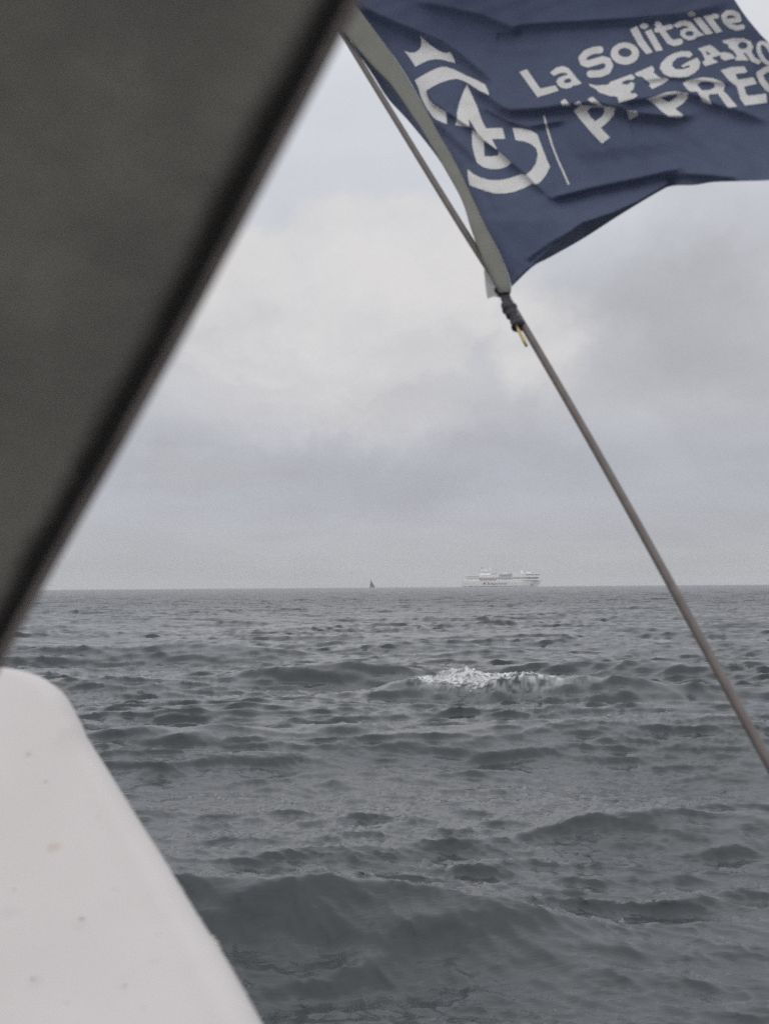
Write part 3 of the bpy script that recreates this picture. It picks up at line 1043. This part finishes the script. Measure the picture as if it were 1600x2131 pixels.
ink('title_lettering', [
    ('P', A3([(565, 650), (610, 615), (675, 690), (595, 700)])), ('P', A3([(715, 665), (770, 642), (800, 665), (770, 680), (730, 682)])),
    ('P', A3([(865, 620), (920, 595), (1030, 695), (980, 692), (900, 655)])),
    ('P', A3([(875, 450), (960, 470), (1090, 460), (1120, 430), (1350, 345), (1390, 380), (1370, 405), (1300, 405), (1240, 435), (1250, 455), (1310, 460), (1350, 430), (1385, 450), (1370, 510),
              (1335, 540), (1345, 560), (1390, 555), (1420, 580), (1380, 610), (1215, 660), (1200, 610), (1190, 590), (1110, 585), (1040, 560), (990, 545), (960, 510), (900, 480)])),
    ('P', A4([(105, 815), (300, 732), (325, 772), (310, 800), (365, 850), (410, 870), (455, 865), (490, 882), (400, 940), (300, 988), (268, 950), (285, 930), (190, 852), (130, 842)])),
    ('P', A4([(625, 570), (715, 570), (748, 605), (715, 640), (650, 625), (580, 640), (525, 690), (520, 735), (560, 770), (640, 770), (710, 750), (725, 725), (690, 725), (650, 745), (620, 735),
              (690, 690), (800, 640), (832, 690), (820, 760), (770, 810), (690, 850), (600, 860), (500, 855), (430, 820), (385, 760), (400, 700), (470, 630), (550, 590)])),
    ('P', A4([(808, 540), (935, 500), (985, 525), (1050, 585), (1110, 580), (1180, 600), (1225, 645), (1100, 672), (1060, 640), (1060, 610), (960, 640), (985, 660), (1030, 690), (890, 735), (855, 690),
              (890, 665), (850, 580)])), ('H', A4([(890, 560), (955, 600), (910, 614)])),
    ('P', A4([(1080, 450), (1200, 425), (1310, 425), (1390, 460), (1420, 520), (1400, 575), (1440, 640), (1510, 680), (1480, 715), (1400, 680), (1340, 590), (1300, 580), (1370, 670), (1220, 670),
              (1240, 620), (1200, 560), (1150, 530), (1140, 490), (1090, 475)])), ('H', A4(ell(1305, 505, 56, 40))),
    ('P', A4(ell(1560, 590, 150, 85, 62))), ('H', A4(ell(1560, 590, 105, 38, 62))),
], flag)
ink('sponsor_lettering', [
    ('P', A3([(712, 750), (780, 690), (1050, 700), (1170, 718), (1150, 800), (1090, 870), (1010, 940), (1110, 1045), (1025, 1115), (880, 960), (780, 840)])),
    ('H', A3([(860, 755), (900, 712), (1040, 707), (1055, 760), (1020, 820), (945, 868), (900, 820)])),
    ('P', A3([(1295, 740), (1410, 755), (1425, 805), (1325, 845)])),
    ('P', A4([(240, 1100), (330, 1070), (460, 1025), (560, 1015), (700, 1030), (690, 1090), (640, 1150), (555, 1205), (650, 1285), (600, 1308), (490, 1295), (400, 1230), (320, 1150)])),
    ('H', A4([(390, 1085), (480, 1055), (590, 1045), (560, 1085), (480, 1135)])),
    ('P', A4([(640, 925), (700, 890), (860, 860), (970, 870), (1080, 910), (1110, 950), (1085, 1005), (1140, 1060), (1240, 1180), (1140, 1195), (1080, 1110), (1030, 1040), (930, 1045), (925, 1080),
              (960, 1160), (860, 1130), (830, 1060), (800, 1015), (720, 1015), (680, 980)])),
    ('H', A4([(795, 940), (850, 905), (930, 905), (990, 925), (995, 970), (940, 1000), (850, 1005)])),
    ('P', A4([(1060, 780), (1180, 745), (1320, 740), (1355, 795), (1330, 810), (1220, 820), (1250, 885), (1420, 860), (1460, 930), (1320, 960), (1340, 1040), (1365, 1065), (1560, 1040), (1575, 1140),
              (1330, 1170), (1280, 1100), (1240, 960), (1150, 890)])),
    ('S', A4([(1700, 740), (1560, 775), (1490, 820), (1520, 900), (1580, 975), (1680, 1030), (1780, 1030)]), 66 * k4),
], flag)

# ---- sleeve along the hoist: a flat cloth tube round the staff at its lower end, standing off above
SL_R = resample([(640, -105), (690, -55), (750, 25), (825, 125), (875, 208), (912, 277), (950, 344), (1005, 460), (1030, 507), (1054, 561), (1064, 600), (1063, 607)], 90)
SL_L = resample([(600, -85), (650, -20), (712, 62), (775, 137), (812, 175), (850, 229), (882, 277), (925, 350), (962, 419), (981, 480), (1007, 548), (1032, 596), (1038, 609)], 90)
vs, fs = [], []
seg = 16
for k in range(90):
    l, r_ = SL_L[k], SL_R[k]
    c = (l + r_) / 2
    hy = c[1]
    d = float(np.interp(hy, [-120, 87, 260, 460, 600], [1.985, 1.895, 1.775, 1.645, 1.588]))
    hw = (r_ - l) / 2 * (d / F)
    grow = 0.0030 + 0.0032 * sstep(430, 560, hy)
    for q in range(seg):
        a = 2 * math.pi * q / seg
        ca, sa = math.cos(a), math.sin(a)
        px = c + (r_ - l) / 2 * (1.02 * ca + 0.04 * math.sin(3 * a + k * 0.13))
        wob = 0.0009 * math.sin(k * 0.35 + 2.2 * math.sin(k * 0.11)) * (1 if sa > 0 else 0.3)
        vs.append(at(px[0], px[1], d - grow * sa * (1 if sa > 0 else 1.0) + wob))
for k in range(89):
    for q in range(seg):
        q2 = (q + 1) % seg
        fs.append((k * seg + q, k * seg + q2, (k + 1) * seg + q2, (k + 1) * seg + q))
sl = mesh_obj('sleeve', vs, fs, M_SLEEVE, flag)
sl['label'] = 'beige cloth sleeve along the hoist'
# seam line stitched along the sleeve's right side
SEAM = [at(p[0] - 5 * 0.85, p[1] + 5 * 0.5, float(np.interp(p[1], [-120, 87, 260, 460, 600], [1.985, 1.895, 1.775, 1.645, 1.588])) - 0.0026) for p in SL_R[4:-2]]
v_, f_ = tube(SEAM, 0.0005, 6)
mesh_obj('seam', v_, f_, M_SLEEVE, sl)
# navy selvedge that shows behind the sleeve
b_l = resample([(728, 86), (775, 155), (807, 205), (850, 252), (900, 314), (936, 366)], 40)
b_r = resample([(760, 100), (800, 150), (840, 205), (875, 255), (915, 315), (945, 362)], 40)
vs, fs = [], []
for k in range(40):
    for q in range(6):
        p = b_l[k] + (b_r[k] - b_l[k]) * q / 5
        d = float(np.interp(p[1], [-120, 87, 260, 460, 600], [2.02, 1.93, 1.81, 1.68, 1.61])) + 0.012 * (q / 5)
        vs.append(at(p[0], p[1], d))
for k in range(39):
    for q in range(5):
        fs.append((k * 6 + q, k * 6 + q + 1, (k + 1) * 6 + q + 1, (k + 1) * 6 + q))
mesh_obj('selvedge', vs, fs, M_NAVY, flag)
# loose end of the sleeve lining
fl = [[(1006, 560), (1012, 566), (1020, 574), (1030, 590)], [(1008, 575), (1016, 582), (1026, 590), (1036, 602)], [(1009, 590), (1018, 597), (1027, 602), (1038, 609)],
      [(1011, 606), (1018, 608), (1028, 609), (1040, 612)], [(1014, 622), (1021, 619), (1030, 617), (1038, 620)]]
vs, fs = [], []
for i, row in enumerate(fl):
    for j, (a, b) in enumerate(row):
        vs.append(at(a, b, 1.606 + 0.003 * math.sin(i * 1.7 + j * 2.1)))
for i in range(4):
    for j in range(3):
        fs.append((i * 4 + j, i * 4 + j + 1, i * 4 + 5 + j, i * 4 + 4 + j))
mesh_obj('sleeve_flap', vs, fs, M_FLAP, flag)

# ------------------------------------------------------------------ ferry
M_SHIP = material('ship_white', (0.86, 0.86, 0.85), 0.45, 0.4, vary=0.03, vscale=0.2)
M_SHIPGREY = material('ship_grey', (0.36, 0.37, 0.39), 0.5, 0.4)
M_SHIPDARK = material('ship_window', (0.06, 0.065, 0.08), 0.25, 0.5)
M_SHIPRED = material('ship_red', (0.45, 0.16, 0.13), 0.5, 0.4)
M_SHIPBLUE = material('ship_blue', (0.09, 0.12, 0.22), 0.5, 0.4)
FD = 2800.0
PXM = FD / F
fx = ((961.5 + 1125) / 2 - W / 2) * PXM
fz = -FD * FD / (2 * EARTH)
ferry = thing('passenger_ferry', 'white passenger ferry with blue side lettering on the horizon', 'ship', (fx, FD, fz))


def fxm(zx):                      # ferry-local metres from the enlarged crop's pixels
    return (930 + zx / 7.273 - (961.5 + 1125) / 2) * PXM


def fzm(zy):
    return (430 - zy) / 7.273 * PXM + 1.2


def slab(name, pts, y0, y1, mat, parent=None, taper=0.0):
    """side outline (crop pixels) given breadth y0..y1"""
    bm = bmesh.new()
    a = [bm.verts.new((fxm(p[0]), y0, fzm(p[1]))) for p in pts]
    b = [bm.verts.new((fxm(p[0]), y1, fzm(p[1]))) for p in pts]
    bm.faces.new(a)
    bm.faces.new(b)
    n = len(pts)
    for i in range(n):
        bm.faces.new((a[i], a[(i + 1) % n], b[(i + 1) % n], b[i]))
    return bm_obj(name, bm, mat, parent or ferry)


# hull: lofted, stern at the left, raked and flared bow at the right
def ferry_hull():
    st = [(205, 13.0, 0), (300, 14, 0), (500, 14, 0), (900, 14, 0), (1100, 13, 0), (1230, 10.2, 0.3), (1320, 6.4, 0.6), (1380, 2.8, 0.85), (1422, 0.3, 1)]
    lv = [(450, 0.88), (430, 0.93), (400, 0.97), (375, 1.0), (345, 1.0)]
    vs, fs = [], []
    nl = len(lv)
    for sgn in (-1, 1):
        for sx, hb, k in st:
            for li, (lz, m) in enumerate(lv):
                rake = (1 - li / (nl - 1)) * 70 * k
                x0 = sx - rake
                if sx == 205:
                    x0 = 222 - (li == 0) * -10
                vs.append((fxm(x0), sgn * hb * (m if k == 0 else m - 0.35 * k * (1 - li / (nl - 1))), fzm(lz - (3 if sx > 1200 and li == nl - 1 else 0))))
    ns = len(st)
    for s in range(2):
        o = s * ns * nl
        for i in range(ns - 1):
            for j in range(nl - 1):
                fs.append((o + i * nl + j, o + i * nl + j + 1, o + (i + 1) * nl + j + 1, o + (i + 1) * nl + j))
    o = ns * nl
    for i in range(ns - 1):
        fs.append((i * nl + nl - 1, o + i * nl + nl - 1, o + (i + 1) * nl + nl - 1, (i + 1) * nl + nl - 1))
    for j in range(nl - 1):
        fs.append((j, j + 1, o + j + 1, o + j))
    bm = bmesh.new()
    vv = [bm.verts.new(v) for v in vs]
    for f in fs:
        bm.faces.new([vv[i] for i in f])
    bmesh.ops.remove_doubles(bm, verts=bm.verts, dist=0.01)
    return bm_obj('hull', bm, M_SHIP, ferry)


fh = ferry_hull()
slab('boot_stripe', [(225, 436), (1300, 436), (1300, 430), (225, 430)], -14.05, -13.2, M_SHIPBLUE, fh)
sup = slab('superstructure', [(262, 346), (262, 275), (470, 272), (490, 262), (700, 258), (980, 252), (1030, 240), (1180, 238), (1190, 346)], -13.2, 13.2, M_SHIP)
slab('forward_house', [(1190, 346), (1190, 300), (1365, 300), (1372, 318), (1362, 346)], -12.4, 12.4, M_SHIP, sup)
br = slab('bridge', [(1150, 300), (1150, 246), (1345, 240), (1366, 262), (1366, 300)], -14.4, 14.4, M_SHIP)
slab('bridge_windows', [(1160, 268), (1160, 258), (1372, 258), (1372, 268)], -14.6, -13.6, M_SHIPDARK, br)
slab('bridge_front_glass', [(1364, 270), (1364, 256), (1369, 258), (1369, 268)], -13.0, 13.0, M_SHIPDARK, br)
slab('window_band', [(465, 317), (465, 305), (1362, 305), (1362, 317)], -13.45, -13.0, M_SHIPDARK, sup)
slab('window_band', [(275, 292), (275, 283), (470, 283), (470, 292)], -13.45, -13.0, M_SHIPGREY, sup)
slab('window_band', [(280, 318), (280, 311), (455, 311), (455, 318)], -13.45, -13.0, M_SHIPGREY, sup)
slab('window_band', [(760, 336), (760, 328), (960, 328), (960, 336)], -13.4, -13.0, M_SHIPGREY, sup)
slab('upper_lounge', [(765, 292), (770, 255), (960, 245), (965, 292)], -13.5, -6.0, M_SHIPGREY, sup)
slab('boot_recess', [(1240, 405), (1250, 395), (1290, 395), (1280, 410)], -10.9, -9.0, M_SHIPGREY, fh)
slab('bow_shade', [(1215, 352), (1425, 349), (1425, 346), (1215, 348)], -10.4, -9.4, M_SHIPGREY, fh)
fu = slab('funnel', [(480, 262), (492, 222), (500, 175), (560, 160), (612, 190), (632, 222), (650, 262)], -5.5, 5.5, M_SHIP)
slab('funnel_band', [(478, 224), (480, 213), (630, 213), (634, 224)], -5.8, 5.8, M_SHIPGREY, fu)
slab('exhaust', [(505, 196), (508, 150), (522, 142), (536, 150), (540, 196)], -2.5, 2.5, M_SHIPGREY, fu)
slab('exhaust', [(630, 190), (640, 110), (660, 105), (668, 190)], -1.0, 1.0, M_SHIP, fu)
slab('vent_house', [(675, 262), (680, 236), (735, 236), (740, 262)], -8, 8, M_SHIPGREY, sup)
slab('vent_house', [(830, 248), (836, 224), (895, 222), (900, 248)], -5, 5, M_SHIP, sup)
mast = slab('mast', [(1098, 240), (1104, 200), (1110, 178), (1116, 200), (1142, 222), (1146, 240)], -2.0, 2.0, M_SHIP)
slab('radar_bar', [(1092, 200), (1092, 196), (1132, 196), (1132, 200)], -3.0, 3.0, M_SHIP, mast)
slab('radar_dome', [(1190, 240), (1190, 226), (1200, 220), (1240, 220), (1250, 226), (1250, 240)], -4, 4, M_SHIP, br)
for i in range(4):                 # lifeboats in their recess
    a = 478 + i * 64
    lb = slab('lifeboat', [(a, 322), (a + 6, 332), (a + 14, 337), (a + 44, 337), (a + 52, 332), (a + 58, 322)], -15.4, -13.1, M_SHIPRED)
    slab('canopy', [(a + 4, 322), (a + 10, 316), (a + 46, 316), (a + 54, 322)], -15.2, -13.3, M_SHIP, lb)
# lettering on the side
tcu = bpy.data.curves.new('ship_lettering', 'FONT')
tcu.body = 'Brittany Ferries'
tcu.size = 1.0
tcu.extrude = 0.004
tmp = bpy.data.objects.new('tmp_text', tcu)
COL.objects.link(tmp)
dg = bpy.context.evaluated_depsgraph_get()
dg.update()
tm = bpy.data.meshes.new_from_object(tmp.evaluated_get(dg))
bpy.data.objects.remove(tmp)
co = np.array([v.co[:] for v in tm.vertices])
wx = co[:, 0].max() - co[:, 0].min()
tx0, tx1 = fxm(596), fxm(880)
sc = (tx1 - tx0) / wx
zb = fzm(408)
hz = (fzm(368) - fzm(408)) / 0.72
for v in tm.vertices:
    x_, y_, z_ = v.co
    v.co = (tx0 + (x_ - co[:, 0].min()) * sc, -14.12 - z_ * 4, zb + y_ * hz)
tm.materials.append(M_SHIPBLUE)
to = bpy.data.objects.new('ship_lettering', tm)
COL.objects.link(to)
to.parent = fh
lg = slab('ship_emblem', [(526, 392), (545, 362), (556, 366), (548, 384), (572, 384), (562, 402), (540, 407)], -14.15, -13.9, M_SHIPBLUE, fh)

# ------------------------------------------------------------------ far sailing yacht
M_SAIL = material('dark_sail', (0.16, 0.165, 0.175), 0.7, 0.2, vary=0.15, vscale=0.6)
M_SAIL2 = material('grey_sail', (0.17, 0.175, 0.185), 0.7, 0.2)
M_YHULL = material('yacht_hull', (0.30, 0.31, 0.33), 0.4, 0.4)
YD = 2100.0
yk = YD / F
yx = (773 - W / 2) * yk
yacht = thing('sailing_yacht', 'tiny sailing yacht with dark sails far off, left of the ferry', 'yacht', (yx, YD, -YD * YD / (2 * EARTH)))


def sheet(name, pts, mat, bulge=0.5, thick=0.05):
    """three-cornered sail with belly"""
    a, b, c = [Vector(p) for p in pts]
    n = 8
    vs, idx = [], {}
    for i in range(n + 1):
        for j in range(n + 1 - i):
            u, v = i / n, j / n
            p = a + (b - a) * u + (c - a) * v
            p = p + Vector((0, bulge * 4 * u * (1 - u - v + 0.0) + bulge * 2 * v * (1 - u - v), 0))
            idx[i, j] = len(vs)
            vs.append(p)
    fs = []
    for i in range(n):
        for j in range(n - i):
            fs.append((idx[i, j], idx[i + 1, j], idx[i, j + 1]))
            if i + j < n - 1:
                fs.append((idx[i + 1, j], idx[i + 1, j + 1], idx[i, j + 1]))
    o = mesh_obj(name, vs, fs, mat)
    o.parent = yacht
    return o


sheet('mainsail', [(-3.6, 0, 1.8), (-0.4, 0.2, 1.8), (-2.2, 0, 14.6)], M_SAIL)
sheet('jib', [(-0.2, 0.4, 1.4), (4.4, 0, 1.2), (-1.6, 0, 12.6)], M_SAIL2, 0.7)
v_, f_ = tube([(-0.3, 0, 0.4), (-1.2, 0, 7.5), (-2.2, 0, 15.2)], [0.14, 0.12, 0.07], 8)
o = mesh_obj('mast', v_, f_, M_YHULL)
o.parent = yacht
v_, f_ = tube([(-0.3, 0, 1.7), (-3.7, 0, 1.75)], [0.09, 0.07], 8)
o = mesh_obj('boom', v_, f_, M_YHULL)
o.parent = yacht
vs, fs = [], []
for i, s in enumerate(np.linspace(0, 1, 12)):
    x_ = -4.6 + 9.6 * s
    hf = 1.6 * (1 - max(0, (s - 0.35) / 0.65) ** 2.2) * (0.85 + 0.15 * min(1, s / 0.35)) + 0.02
    for q, zq in ((-1, 1.2), (-0.8, 0.3), (0, -0.4), (0.8, 0.3), (1, 1.2), (0, 1.3)):
        vs.append((x_, hf * q, zq))
for i in range(11):
    for j in range(6):
        j2 = (j + 1) % 6
        fs.append((i * 6 + j, i * 6 + j2, i * 6 + 6 + j2, i * 6 + 6 + j))
fs += [tuple(range(6)), tuple(range(66, 72))]
o = mesh_obj('hull', vs, fs, M_YHULL)
o.parent = yacht

# ------------------------------------------------------------------ haze
HAZE = 1.25e-4
hb = bmesh.new()
bmesh.ops.create_cube(hb, size=1.0)
for v in hb.verts:
    v.co = (v.co.x * 21000, v.co.y * 21000, -10.0 if v.co.z < 0 else 62.0)
hm = bpy.data.materials.new('haze')
hm.use_nodes = True
t = NT(hm.node_tree)
vp = t.n('ShaderNodeVolumePrincipled')
vp.inputs['Color'].default_value = (0.96, 0.965, 0.97, 1)
vp.inputs['Density'].default_value = HAZE
vp.inputs['Anisotropy'].default_value = 0.3
o_ = t.n('ShaderNodeOutputMaterial')
t.put(o_.inputs['Volume'], vp.outputs[0])
hz_o = bm_obj('haze', hb, hm)
hz_o['kind'] = 'stuff'
hz_o['label'] = 'thin grey sea haze'
